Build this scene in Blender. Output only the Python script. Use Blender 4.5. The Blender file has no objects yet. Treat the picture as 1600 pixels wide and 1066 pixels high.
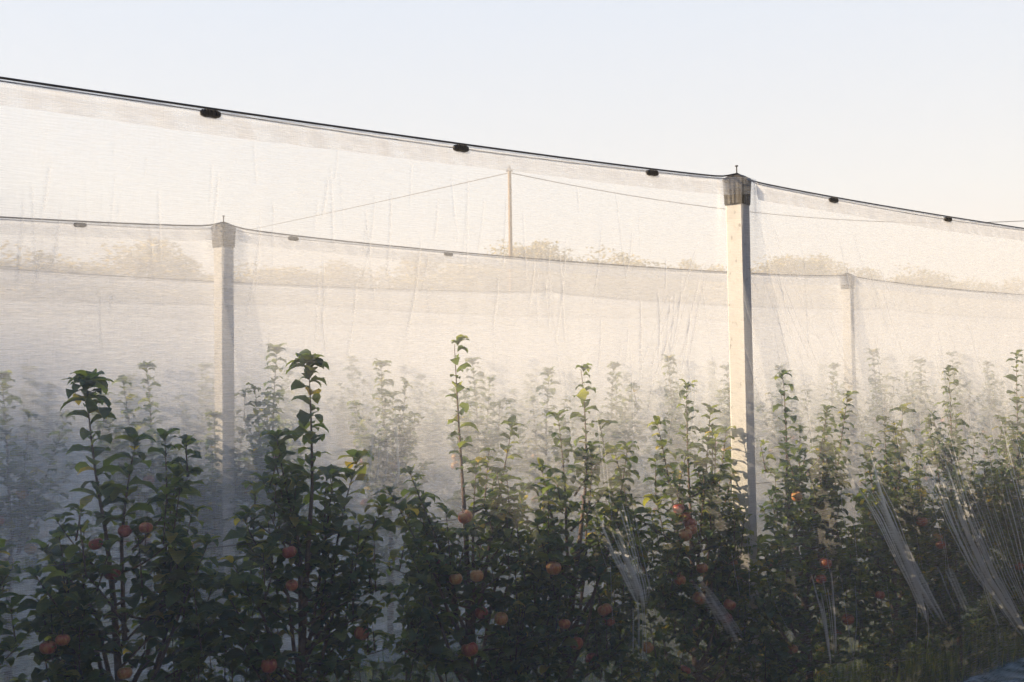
import bpy, math, random
import numpy as np
from mathutils import Matrix, Vector
R_ = math.radians
sc = bpy.context.scene
COL = sc.collection

# ------------------------------------------------------------------ camera
F = 1650.0; EYE = 1.6; PITCH = math.atan(62 / F); ROLL = 0.015
cd = bpy.data.cameras.new('camera'); cam = bpy.data.objects.new('camera', cd); COL.objects.link(cam)
fw = Vector((0, math.cos(PITCH), math.sin(PITCH))); r0 = Vector((1, 0, 0)); u0 = r0.cross(fw)
cr = r0 * math.cos(ROLL) - u0 * math.sin(ROLL); cu = r0 * math.sin(ROLL) + u0 * math.cos(ROLL)
M = Matrix.Identity(4)
for i in range(3):
    M[i][0] = cr[i]; M[i][1] = cu[i]; M[i][2] = -fw[i]
M[2][3] = EYE
cam.matrix_world = M
cd.sensor_width = 36; cd.lens = F / 1600 * 36; cd.clip_start = 0.05; cd.clip_end = 3000
sc.camera = cam

# ------------------------------------------------------------------ sky, sun, exposure
SUN_AZ, SUN_EL = -92.0, 19.0        # azimuth clockwise from +Y (the view axis)
w = bpy.data.worlds.new("World"); sc.world = w; w.use_nodes = True
nt = w.node_tree; nt.nodes.clear()
wo = nt.nodes.new('ShaderNodeOutputWorld'); bg = nt.nodes.new('ShaderNodeBackground'); sk = nt.nodes.new('ShaderNodeTexSky')
sk.sky_type = 'NISHITA'; sk.sun_disc = False; sk.sun_elevation = R_(SUN_EL); sk.sun_rotation = R_(SUN_AZ)
sk.air_density = 1.0; sk.dust_density = 2.0; sk.ozone_density = 1.0; sk.altitude = 100
hs = nt.nodes.new('ShaderNodeHueSaturation'); hs.inputs['Saturation'].default_value = 1.6
nt.links.new(sk.outputs[0], hs.inputs['Color']); veil = nt.nodes.new('ShaderNodeMix'); veil.data_type = 'RGBA'; stc = nt.nodes.new('ShaderNodeTexCoord'); sx = nt.nodes.new('ShaderNodeSeparateXYZ'); vm = nt.nodes.new('ShaderNodeMapRange'); vm.clamp = True
nt.links.new(stc.outputs['Generated'], sx.inputs[0]); nt.links.new(sx.outputs['Z'], vm.inputs['Value'])
for q_, v_ in (('From Min', .34), ('From Max', .62), ('To Min', .92), ('To Max', .0)): vm.inputs[q_].default_value = v_
vr = nt.nodes.new('ShaderNodeValToRGB'); nt.links.new(sx.outputs['Z'], vr.inputs[0]); ve = vr.color_ramp.elements; ve.new(.18)
for i_, (p_, c_) in enumerate([(.0, (.97, .87, .81)), (.17, (.94, .955, .965)), (.36, (.83, .915, 1.04))]): ve[i_].position = p_; ve[i_].color = (*c_, 1)
vs_ = nt.nodes.new('ShaderNodeVectorMath'); vs_.operation = 'SCALE'; vs_.inputs['Scale'].default_value = 3.2; nt.links.new(vr.outputs[0], vs_.inputs[0]); nt.links.new(vs_.outputs[0], veil.inputs['B'])
nt.links.new(vm.outputs[0], veil.inputs['Factor'])  # thin high cloud over the whole sky
nt.links.new(hs.outputs[0], veil.inputs['A']); nt.links.new(veil.outputs['Result'], bg.inputs['Color'])
nt.links.new(bg.outputs[0], wo.inputs[0]); bg.inputs['Strength'].default_value = 0.085
sd = bpy.data.lights.new('sun', 'SUN'); sun = bpy.data.objects.new('sun', sd); COL.objects.link(sun)
sd.energy = 3.9; sd.angle = R_(0.6); sd.color = (1.0, 0.78, 0.52)
sdir = Vector((math.sin(R_(SUN_AZ)) * math.cos(R_(SUN_EL)), math.cos(R_(SUN_AZ)) * math.cos(R_(SUN_EL)), math.sin(R_(SUN_EL))))
sun.rotation_euler = sdir.to_track_quat('Z', 'Y').to_euler()
sc.view_settings.view_transform = 'Standard'; sc.view_settings.look = 'None'
sc.view_settings.exposure = 1.8; sc.view_settings.gamma = 1
sc.cycles.transparent_max_bounces = 64; sc.cycles.max_bounces = 6; sc.cycles.diffuse_bounces = 2
sc.cycles.transmission_bounces = 3; sc.cycles.glossy_bounces = 2; sc.cycles.volume_bounces = 0
sc.cycles.use_denoising = True

# ------------------------------------------------------------------ helpers
rng = np.random.default_rng(7); random.seed(7)
RX, RY = math.sin(R_(53)), math.cos(R_(53))        # along the rows
NX, NY = -RY, RX                                   # across the rows, away from the camera
D0, DR = 3.17, 2.55
def rowpt(s, off, z=0.0): return (RX * s + NX * off, RY * s + NY * off, z)
def row_arr(s, off, z): return np.stack([RX * s + NX * off, RY * s + NY * off, z], -1)
def px(x, y, D):
    """photo pixel -> (s, z) on the vertical plane of a row at distance D"""
    d = cr * ((x - 800) / F) + cu * (-(y - 533) / F) + fw
    t = D / (d.x * NX + d.y * NY)
    p = Vector((0, 0, EYE)) + d * t
    return p.x * RX + p.y * RY, p.z
def px1(x, D): return px(x, 590, D)[0]

def link(o, parent=None):
    COL.objects.link(o)
    if parent is not None: o.parent = parent
    return o
def tag(o, label=None, cat=None, group=None, kind=None):
    if label: o['label'] = label
    if cat: o['category'] = cat
    if group: o['group'] = group
    if kind: o['kind'] = kind
    return o
def empty(name, loc, rz=0): 
    o = bpy.data.objects.new(name, None); o.location = loc; o.rotation_euler = (0, 0, rz); o.empty_display_size = .1
    return link(o)
def mesh_np(name, V, Fc, mat, parent=None, smooth=False, attrs=None, uv=None):
    me = bpy.data.meshes.new(name)
    V = np.asarray(V, dtype=np.float32)
    if isinstance(Fc, np.ndarray):
        n, k = Fc.shape
        me.vertices.add(len(V)); me.vertices.foreach_set('co', V.ravel())
        me.loops.add(n * k); me.loops.foreach_set('vertex_index', Fc.astype(np.int32).ravel())
        me.polygons.add(n); me.polygons.foreach_set('loop_start', np.arange(n, dtype=np.int32) * k)
        me.polygons.foreach_set('loop_total', np.full(n, k, dtype=np.int32))
        me.update(calc_edges=True)
    else:
        me.from_pydata([tuple(map(float, v)) for v in V], [], [tuple(int(i) for i in f) for f in Fc]); me.update()
    if smooth: me.polygons.foreach_set('use_smooth', np.ones(len(me.polygons), dtype=bool))
    for k, v in (attrs or {}).items():
        a = me.attributes.new(k, 'FLOAT', 'POINT'); a.data.foreach_set('value', np.asarray(v, dtype=np.float32).ravel())
    if uv is not None:
        l = me.uv_layers.new(name='UVMap'); li = np.empty(len(me.loops), dtype=np.int32); me.loops.foreach_get('vertex_index', li)
        l.data.foreach_set('uv', np.asarray(uv, dtype=np.float32)[li].ravel())
    me.materials.append(mat)
    return link(bpy.data.objects.new(name, me), parent)
class MB:
    def __init__(s): s.v = []; s.f = []
    def add(s, v, f):
        n = len(s.v); s.v += [tuple(map(float, a)) for a in v]; s.f += [tuple(i + n for i in q) for q in f]
    def box(s, c, size, rot=None, taper=1.0):
        x, y, z = [a / 2 for a in size]; vs = []
        for dz, t in ((-z, 1), (z, taper)):
            for dx, dy in ((-x, -y), (x, -y), (x, y), (-x, y)):
                p = Vector((dx * t, dy * t, dz))
                if rot: p = rot @ p
                vs.append(p + Vector(c))
        s.add(vs, [(3, 2, 1, 0), (4, 5, 6, 7), (0, 1, 5, 4), (1, 2, 6, 5), (2, 3, 7, 6), (3, 0, 4, 7)])
    def tube(s, pts, rad, n=6):
        pts = [Vector(p) for p in pts]; rads = rad if hasattr(rad, '__len__') else [rad] * len(pts); vs = []; fs = []
        t0 = (pts[1] - pts[0]).normalized(); a = t0.orthogonal().normalized()
        for i, p in enumerate(pts):
            t = (pts[min(i + 1, len(pts) - 1)] - pts[max(i - 1, 0)]).normalized()
            a = (a - t * a.dot(t)).normalized(); b = t.cross(a)
            for k in range(n):
                an = 2 * math.pi * k / n; vs.append(p + (a * math.cos(an) + b * math.sin(an)) * rads[i])
        for i in range(len(pts) - 1):
            for k in range(n):
                fs.append((i * n + k, i * n + (k + 1) % n, (i + 1) * n + (k + 1) % n, (i + 1) * n + k))
        fs.append(tuple(range(n))[::-1]); fs.append(tuple((len(pts) - 1) * n + k for k in range(n)))
        s.add(vs, fs)
    def lathe(s, prof, n=12, c=(0, 0, 0), sx=1, sy=1):
        vs = []; fs = []
        for r, z in prof:
            for k in range(n):
                an = 2 * math.pi * k / n; vs.append((c[0] + r * math.cos(an) * sx, c[1] + r * math.sin(an) * sy, c[2] + z))
        for i in range(len(prof) - 1):
            for k in range(n): fs.append((i * n + k, i * n + (k + 1) % n, (i + 1) * n + (k + 1) % n, (i + 1) * n + k))
        fs.append(tuple(range(n))[::-1]); fs.append(tuple((len(prof) - 1) * n + k for k in range(n)))
        s.add(vs, fs)
    def build(s, name, mat, parent=None, smooth=False): return mesh_np(name, s.v, s.f, mat, parent, smooth)

# ------------------------------------------------------------------ materials
def newmat(name):
    m = bpy.data.materials.new(name); m.use_nodes = True; m.node_tree.nodes.clear()
    return m, m.node_tree.nodes, m.node_tree.links
def rampn(N, stops):
    r = N.new('ShaderNodeValToRGB'); e = r.color_ramp.elements
    while len(e) < len(stops): e.new(0.5)
    for i, (p, c) in enumerate(stops): e[i].position = p; e[i].color = (*c, 1)
    return r
def mth(N, L, op, a, b=None, clamp=False):
    n = N.new('ShaderNodeMath'); n.operation = op; n.use_clamp = clamp
    for i, v in enumerate((a, b)):
        if v is None: continue
        if isinstance(v, (int, float)): n.inputs[i].default_value = v
        else: L.new(v, n.inputs[i])
    return n.outputs[0]
def basic(name, stops, rough=.8, scale=20, bump=.0, metal=0.0, stretch=(1, 1, 1), spec=.3, dist=.002):
    m, N, L = newmat(name)
    o = N.new('ShaderNodeOutputMaterial'); p = N.new('ShaderNodeBsdfPrincipled'); L.new(p.outputs[0], o.inputs[0])
    tc = N.new('ShaderNodeTexCoord'); mp = N.new('ShaderNodeMapping'); mp.inputs['Scale'].default_value = stretch
    no = N.new('ShaderNodeTexNoise'); no.inputs['Scale'].default_value = scale; no.inputs['Detail'].default_value = 6
    L.new(tc.outputs['Object'], mp.inputs[0]); L.new(mp.outputs[0], no.inputs[0])
    r = rampn(N, stops); L.new(no.outputs[0], r.inputs[0]); L.new(r.outputs[0], p.inputs['Base Color'])
    p.inputs['Roughness'].default_value = rough; p.inputs['Metallic'].default_value = metal; p.inputs['Specular IOR Level'].default_value = spec
    if bump:
        b = N.new('ShaderNodeBump'); b.inputs['Strength'].default_value = bump; b.inputs['Distance'].default_value = dist
        L.new(no.outputs[0], b.inputs['Height']); L.new(b.outputs[0], p.inputs['Normal'])
    return m

NET_TAU = 0.215
def net_material(name, tau, weave=1.0):
    m, N, L = newmat(name)
    o = N.new('ShaderNodeOutputMaterial'); mix = N.new('ShaderNodeMixShader'); tr = N.new('ShaderNodeBsdfTransparent')
    df = N.new('ShaderNodeBsdfDiffuse'); tl = N.new('ShaderNodeBsdfTranslucent'); mx = N.new('ShaderNodeMixShader'); mx.inputs[0].default_value = .5
    df.inputs[0].default_value = (.82, .84, .87, 1); tl.inputs[0].default_value = (.82, .84, .87, 1)
    L.new(df.outputs[0], mx.inputs[1]); L.new(tl.outputs[0], mx.inputs[2])
    L.new(tr.outputs[0], mix.inputs[1]); L.new(mx.outputs[0], mix.inputs[2]); L.new(mix.outputs[0], o.inputs[0])
    uv = N.new('ShaderNodeUVMap')
    def noise(sx, sy, det, dist=0.0):
        mp = N.new('ShaderNodeMapping'); mp.inputs['Scale'].default_value = (sx, sy, 1); L.new(uv.outputs[0], mp.inputs[0])
        n = N.new('ShaderNodeTexNoise'); n.inputs['Scale'].default_value = 1; n.inputs['Detail'].default_value = det; n.inputs['Distortion'].default_value = dist
        L.new(mp.outputs[0], n.inputs[0]); return n.outputs[0]
    h = noise(14, 330, 2); v = noise(260, 10, 2); b = noise(1.3, .7, 3)
    th = mth(N, L, 'MULTIPLY_ADD', h, 3.3 * weave); th.node.inputs[2].default_value = -.65 - 1.3 * (weave - 1)
    tv = mth(N, L, 'MULTIPLY_ADD', v, .9 * weave); tv.node.inputs[2].default_value = .55 - .45 * (weave - 1)
    tb = mth(N, L, 'MULTIPLY_ADD', b, .5); tb.node.inputs[2].default_value = .75
    k = mth(N, L, 'MULTIPLY', mth(N, L, 'MULTIPLY', mth(N, L, 'MAXIMUM', th, .1), tv), tb)
    at = N.new('ShaderNodeAttribute'); at.attribute_name = 'gather'
    k = mth(N, L, 'MULTIPLY', k, mth(N, L, 'ADD', at.outputs['Fac'], 1.0))
    # threads seen edge-on cover more: same law for every ray, from the angle between ray and cloth
    g = N.new('ShaderNodeNewGeometry'); dt = N.new('ShaderNodeVectorMath'); dt.operation = 'DOT_PRODUCT'
    L.new(g.outputs['Incoming'], dt.inputs[0]); L.new(g.outputs['Normal'], dt.inputs[1])
    c = mth(N, L, 'MAXIMUM', mth(N, L, 'ABSOLUTE', dt.outputs['Value']), .22)
    c = mth(N, L, 'POWER', c, -.75)
    k = mth(N, L, 'MULTIPLY', k, c)
    a = mth(N, L, 'SUBTRACT', 1.0, mth(N, L, 'EXPONENT', mth(N, L, 'MULTIPLY', k, -tau)), clamp=True)
    L.new(a, mix.inputs[0])
    return m
M_NET = net_material('white insect net', NET_TAU)

def leaf_material(name, st=[(0, (.022, .044, .018)), (.5, (.055, .095, .032)), (.85, (.12, .155, .045)), (1, (.24, .21, .05))]):
    m, N, L = newmat(name)
    o = N.new('ShaderNodeOutputMaterial'); p = N.new('ShaderNodeBsdfPrincipled'); tl = N.new('ShaderNodeBsdfTranslucent'); mx = N.new('ShaderNodeMixShader')
    at = N.new('ShaderNodeAttribute'); at.attribute_name = 'vary'
    r = rampn(N, st)
    L.new(at.outputs['Fac'], r.inputs[0])
    g = N.new('ShaderNodeNewGeometry'); mc = N.new('ShaderNodeMix'); mc.data_type = 'RGBA'
    mc.inputs['B'].default_value = (.19, .21, .10, 1)
    L.new(mth(N, L, 'MULTIPLY', g.outputs['Backfacing'], .7), mc.inputs['Factor']); L.new(r.outputs[0], mc.inputs['A'])
    L.new(mc.outputs['Result'], p.inputs['Base Color']); p.inputs['Roughness'].default_value = .5; p.inputs['Specular IOR Level'].default_value = .35
    tc = N.new('ShaderNodeMix'); tc.data_type = 'RGBA'; tc.blend_type = 'MULTIPLY'; tc.inputs['Factor'].default_value = 1
    L.new(r.outputs[0], tc.inputs['A']); tc.inputs['B'].default_value = (4.6, 3.7, 1.1, 1)
    L.new(tc.outputs['Result'], tl.inputs[0]); mx.inputs[0].default_value = .42
    L.new(p.outputs[0], mx.inputs[1]); L.new(tl.outputs[0], mx.inputs[2]); L.new(mx.outputs[0], o.inputs[0])
    return m
M_LEAF = leaf_material('apple leaf')
M_BARK = basic('bark', [(.3, (.07, .045, .035)), (.7, (.17, .12, .09))], .85, 60, .5)
M_CONC = basic('concrete', [(.28, (.30, .29, .28)), (.36, (.52, .52, .51)), (.66, (.57, .56, .55)), (.74, (.42, .41, .40))], .9, 60, .4, stretch=(1, 1, .6))
M_CAP = basic('plastic cap', [(.3, (.014, .013, .012)), (.7, (.06, .048, .03))], .5, 60, .2, stretch=(1, 1, .1))
M_WIRE = basic('cable', [(.3, (.012, .013, .018)), (.7, (.03, .03, .036))], .45, 30)
M_STEEL = basic('wire', [(.3, (.10, .10, .10)), (.7, (.18, .17, .16))], .5, 30, metal=.6)
M_CLIP = basic('clip', [(.3, (.008, .008, .009)), (.7, (.02, .018, .016))], .5, 40)
M_WOOD = basic('weathered wood', [(.3, (.22, .16, .11)), (.7, (.36, .28, .2))], .9, 30, stretch=(1, 1, .1))
M_TREE = leaf_material('far foliage', [(0, (.07, .07, .035)), (.5, (.12, .115, .055)), (1, (.2, .17, .08))])
def apple_material():
    m, N, L = newmat('apple skin')
    o = N.new('ShaderNodeOutputMaterial'); p = N.new('ShaderNodeBsdfPrincipled'); L.new(p.outputs[0], o.inputs[0])
    tc = N.new('ShaderNodeTexCoord'); oi = N.new('ShaderNodeObjectInfo')
    mp = N.new('ShaderNodeMapping'); mp.inputs['Scale'].default_value = (16, 16, 7); L.new(tc.outputs['Object'], mp.inputs[0])
    no = N.new('ShaderNodeTexNoise'); no.noise_dimensions = '4D'; no.inputs['Detail'].default_value = 4; L.new(mp.outputs[0], no.inputs[0])
    L.new(mth(N, L, 'MULTIPLY', oi.outputs['Random'], 40), no.inputs['W'])
    f = mth(N, L, 'ADD', no.outputs[0], mth(N, L, 'MULTIPLY_ADD', oi.outputs['Random'], .4)); f.node.inputs[1].links[0].from_node.inputs[2].default_value = -.2
    r = rampn(N, [(.28, (.50, .30, .10)), (.45, (.46, .18, .06)), (.62, (.36, .075, .04)), (.85, (.24, .03, .025))])
    L.new(f, r.inputs[0]); L.new(r.outputs[0], p.inputs['Base Color']); p.inputs['Roughness'].default_value = .38
    return m
M_APPLE = apple_material()
def ground_material():
    m, N, L = newmat('orchard ground')
    o = N.new('ShaderNodeOutputMaterial'); p = N.new('ShaderNodeBsdfPrincipled'); L.new(p.outputs[0], o.inputs[0]); p.inputs['Roughness'].default_value = .95
    tc = N.new('ShaderNodeTexCoord'); n1 = N.new('ShaderNodeTexNoise'); n1.inputs['Scale'].default_value = .6; n1.inputs['Detail'].default_value = 8
    n2 = N.new('ShaderNodeTexNoise'); n2.inputs['Scale'].default_value = 30; n2.inputs['Detail'].default_value = 6
    L.new(tc.outputs['Object'], n1.inputs[0]); L.new(tc.outputs['Object'], n2.inputs[0])
    f = mth(N, L, 'MULTIPLY_ADD', n1.outputs[0], .6); L.new(mth(N, L, 'MULTIPLY', n2.outputs[0], .4), f.node.inputs[2])
    r = rampn(N, [(.35, (.035, .045, .018)), (.5, (.06, .075, .028)), (.62, (.11, .09, .055)), (.8, (.16, .13, .09))])
    L.new(f, r.inputs[0]); L.new(r.outputs[0], p.inputs['Base Color'])
    b = N.new('ShaderNodeBump'); b.inputs['Strength'].default_value = .8; b.inputs['Distance'].default_value = .03
    L.new(n2.outputs[0], b.inputs['Height']); L.new(b.outputs[0], p.inputs['Normal'])
    return m

# ------------------------------------------------------------------ ground
gn = 60; gx = np.sinh(np.linspace(-4.6, 4.6, gn)) * 4; gy = np.sinh(np.linspace(-4.6, 4.6, gn)) * 4
GX, GY = np.meshgrid(gx, gy); GZ = rng.normal(0, .012, GX.shape) * (np.hypot(GX, GY) < 40) - .015
idx = np.arange(gn * gn).reshape(gn, gn)
gf = np.stack([idx[:-1, :-1], idx[:-1, 1:], idx[1:, 1:], idx[1:, :-1]], -1).reshape(-1, 4)
tag(mesh_np('ground', np.stack([GX, GY, GZ], -1).reshape(-1, 3), gf, ground_material(), smooth=True), kind='structure')

# ------------------------------------------------------------------ rows: posts, cables, nets
H = 2.5; SPAN = 5.8
S_P1 = 1.03 * RX + 4.74 * RY; S_P2 = -1.62 * RX + 5.94 * RY; SHIFT = S_P2 - S_P1
NROWS = 9
def row_D(k): return D0 + DR * k
def post_s(k, j): return S_P1 + SHIFT * k + SPAN * j
def sagz(k, s):
    s = np.asarray(s, dtype=float); t = ((s - post_s(k, 0)) / SPAN) % 1.0
    S = .042 if k == 0 else .065
    return H - S * (4 * t * (1 - t)) ** .6
def s_limits(k):
    D = row_D(k)
    return px1(-60, D) - (0 if k > 2 else 7.5), min(px1(1660, D), 40) + 1.5

ROWNAME = ['first row', 'second row', 'third row', 'fourth row', 'fifth row', 'sixth row', 'seventh row', 'eighth row', 'ninth row']
ROWWHERE = ['nearest', 'second', 'third', 'fourth', 'fifth', 'sixth', 'seventh', 'eighth', 'ninth']

def make_post(name, k, s, label, group):
    x, y, _ = rowpt(s, row_D(k))
    t = empty(name, (x, y, 0), R_(-36 - 1.5 * k)); t.rotation_euler.x = 0
    tag(t, label, 'post', group)
    b = MB(); W = .082; c = .006; h = W / 2
    prof = [(-h + c, -h), (h - c, -h), (h, -h + c), (h, h - c), (h - c, h), (-h + c, h), (-h, h - c), (-h, -h + c)]
    zs = [-.3] + list(np.linspace(0, H - .02, 14)); vs = []; fs = []
    for z in zs:
        for a, q in prof: vs.append((a + rng.normal(0, .0004), q + rng.normal(0, .0004), z))
    for i in range(len(zs) - 1):
        for j in range(8): fs.append((i * 8 + j, i * 8 + (j + 1) % 8, (i + 1) * 8 + (j + 1) % 8, (i + 1) * 8 + j))
    fs.append(tuple((len(zs) - 1) * 8 + j for j in range(8)))
    b.add(vs, fs); b.build('shaft', M_CONC, t)
    c_ = MB(); vs = []; fs = []
    lv = [(.047, H - .125), (.049, H - .12), (.053, H - .03), (.056, H - .012), (.050, H - .002), (.034, H + .008), (.012, H + .014)]
    n = 32
    for r, z in lv:
        for j in range(n):
            an = 2 * math.pi * (j + .5) / n; ca, sa = math.cos(an), math.sin(an)
            q = r / max(abs(ca), abs(sa)) ** .88
            if j % 2 and z < H - .01: q -= .0018
            vs.append((q * ca, q * sa, z))
    for i in range(len(lv) - 1):
        for j in range(n): fs.append((i * n + j, i * n + (j + 1) % n, (i + 1) * n + (j + 1) % n, (i + 1) * n + j))
    fs.append(tuple((len(lv) - 1) * n + j for j in range(n)))
    c_.add(vs, fs); c_.build('cap', M_CAP, t)
    p = MB(); p.lathe([(.013, H + .012), (.013, H + .018), (.005, H + .02), (.003, H + .026), (.003, H + .052), (.008, H + .053), (.008, H + .057), (.004, H + .058)], 8)
    p.build('bolt', M_WIRE, t)
    return t
plab = {(0, 0): 'square concrete post with dark ribbed cap standing tall in the nearest apple row',
        (1, 0): 'veiled concrete post with dark cap, second row, near the tree with the tightest leader',
        (1, 1): 'faint pale post of the second row, far beyond the nearest post'}
for k in range(2):
    a, b_ = px1(-40, row_D(k)), px1(1640, row_D(k))
    for j in range(-4, 9):
        s = post_s(k, j)
        if not (a < s < b_): continue
        lab = plab.get((k, j), 'barely visible concrete post deep in the netting, ' + ROWNAME[k])
        make_post('concrete_post', k, s, lab, 'capped concrete posts of the orchard nets')

# folds of the near net, read from the photograph: (points top to bottom in pixels, width m, gather, fan, number)
FOLDS = []
def fold(pts, width=.006, g=1.2, amp=.0): FOLDS.append((np.array([px(x, y, D0 - .1) for x, y in pts]), width, g, amp))
def fan(pts, spread_top, spread_bot, n, g=1.0, width=.004, seed=0):
    r = np.random.default_rng(seed)
    for i in range(n):
        u = (i + r.uniform(-.3, .3)) / max(n - 1, 1) - .5
        m = len(pts); q = []
        t0 = r.uniform(0, .35); t1 = r.uniform(.8, 1)
        for j, (x, y) in enumerate(pts):
            t = j / (m - 1); sp = spread_top * (1 - t) + spread_bot * t
            q.append((x + u * sp + r.normal(0, 1.2), y))
        a = np.array(q, float); tt = np.linspace(0, 1, m)
        ts = np.linspace(t0, t1, m + 3); b = np.stack([np.interp(ts, tt, a[:, 0]), np.interp(ts, tt, a[:, 1])], -1)
        fold([tuple(v) for v in b], width * r.uniform(.5, 1.2), 4.2 * g * r.uniform(.4, 1.6), .002)
fan([(1300, 640), (1330, 740), (1362, 800), (1385, 860), (1408, 920), (1425, 975)], 55, 3, 10, 2.2, .004, 1)
fan([(1345, 760), (1388, 855), (1420, 925), (1452, 975)], 12, 16, 5, 1.2, .009, 2)
fold([(1424, 940), (1427, 985), (1425, 1010)], .003, 2.5)
fan([(1435, 650), (1468, 760), (1490, 830), (1520, 895), (1560, 950), (1592, 998)], 70, 8, 16, 2.2, .004, 3)
fan([(1500, 700), (1530, 800), (1560, 890), (1600, 980)], 90, 30, 12, 1.3, .004, 4)
fan([(1570, 640), (1590, 760), (1612, 860), (1640, 960)], 70, 40, 9, 1.3, .004, 5)
fan([(1500, 850), (1525, 930), (1548, 985)], 6, 4, 3, 1.2, .004, 6)
fan([(935, 770), (960, 850), (980, 910), (990, 950)], 70, 12, 11, 1.7, .0035, 7)
fan([(980, 900), (984, 960), (982, 1040)], 14, 22, 4, .9, .0035, 8)
fan([(1060, 885), (1085, 925), (1110, 965), (1135, 1005)], 16, 34, 8, .4, .006, 9)
fan([(1262, 880), (1276, 960), (1284, 1040)], 36, 8, 7, .9, .004, 10)
fold([(1319, 900), (1322, 970), (1318, 1020), (1300, 1055)], .003, 1.6)
fan([(1440, 850), (1475, 930), (1490, 960)], 20, 24, 4, .6, .012, 11)
fan([(1195, 300), (1240, 480), (1290, 620)], 30, 60, 5, .45, .003, 12)
fan([(1120, 360), (1070, 480), (1020, 620)], 40, 80, 6, .5, .004, 13)
fan([(600, 640), (590, 740), (560, 800)], 30, 60, 4, .5, .004, 14)
fold([(1352, 745), (1372, 820), (1396, 890), (1424, 960)], .009, 8, .003)
fold([(1345, 700), (1366, 800), (1390, 870), (1426, 968)], .005, 10, .003)
fold([(1385, 860), (1410, 910), (1450, 970)], .010, 4, .003)
fold([(1478, 790), (1500, 850), (1530, 905), (1565, 955), (1590, 992)], .011, 8, .003)
fold([(1470, 740), (1497, 830), (1524, 890), (1575, 965)], .006, 10, .003)
fold([(1545, 900), (1570, 950), (1594, 1000)], .012, 6, .003)
fold([(955, 850), (970, 890), (984, 925), (990, 950)], .008, 7, .003)
fold([(948, 820), (966, 875), (982, 915)], .004, 8, .003)
fold([(1083, 920), (1108, 960), (1134, 1003)], .012, 3, .003)
r13 = np.random.default_rng(13)
for i in range(130):                                  # short vertical creases hanging from the hem and in the cloth
    x = r13.uniform(0, 1600); y0 = 120 + x * .145 + r13.uniform(20, 330); ln = r13.uniform(40, 190); le = r13.uniform(-.22, .06) * ln if x < 1150 else r13.uniform(-.05, .35) * ln
    fold([(x, y0), (x + le * .4, y0 + ln / 2), (x + le, y0 + ln)], r13.uniform(.0015, .005), r13.uniform(.3, 1.3), .003)
for i in range(46):                                  # fine creases lower down
    x = r13.uniform(900, 1600); y0 = r13.uniform(560, 900); ln = r13.uniform(50, 160); le = r13.uniform(.0, .45) * ln
    fold([(x, y0), (x + le * .4, y0 + ln / 2), (x + le, y0 + ln)], r13.uniform(.0015, .004), r13.uniform(.5, 1.6), .002)

def smooth_noise(x, seed, f):
    r = np.random.default_rng(seed); ph = r.uniform(0, 6.28, 6); fr = f * r.uniform(.5, 1.8, 6)
    return sum(np.sin(x * fr[i] + ph[i]) for i in range(6)) / 6

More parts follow.
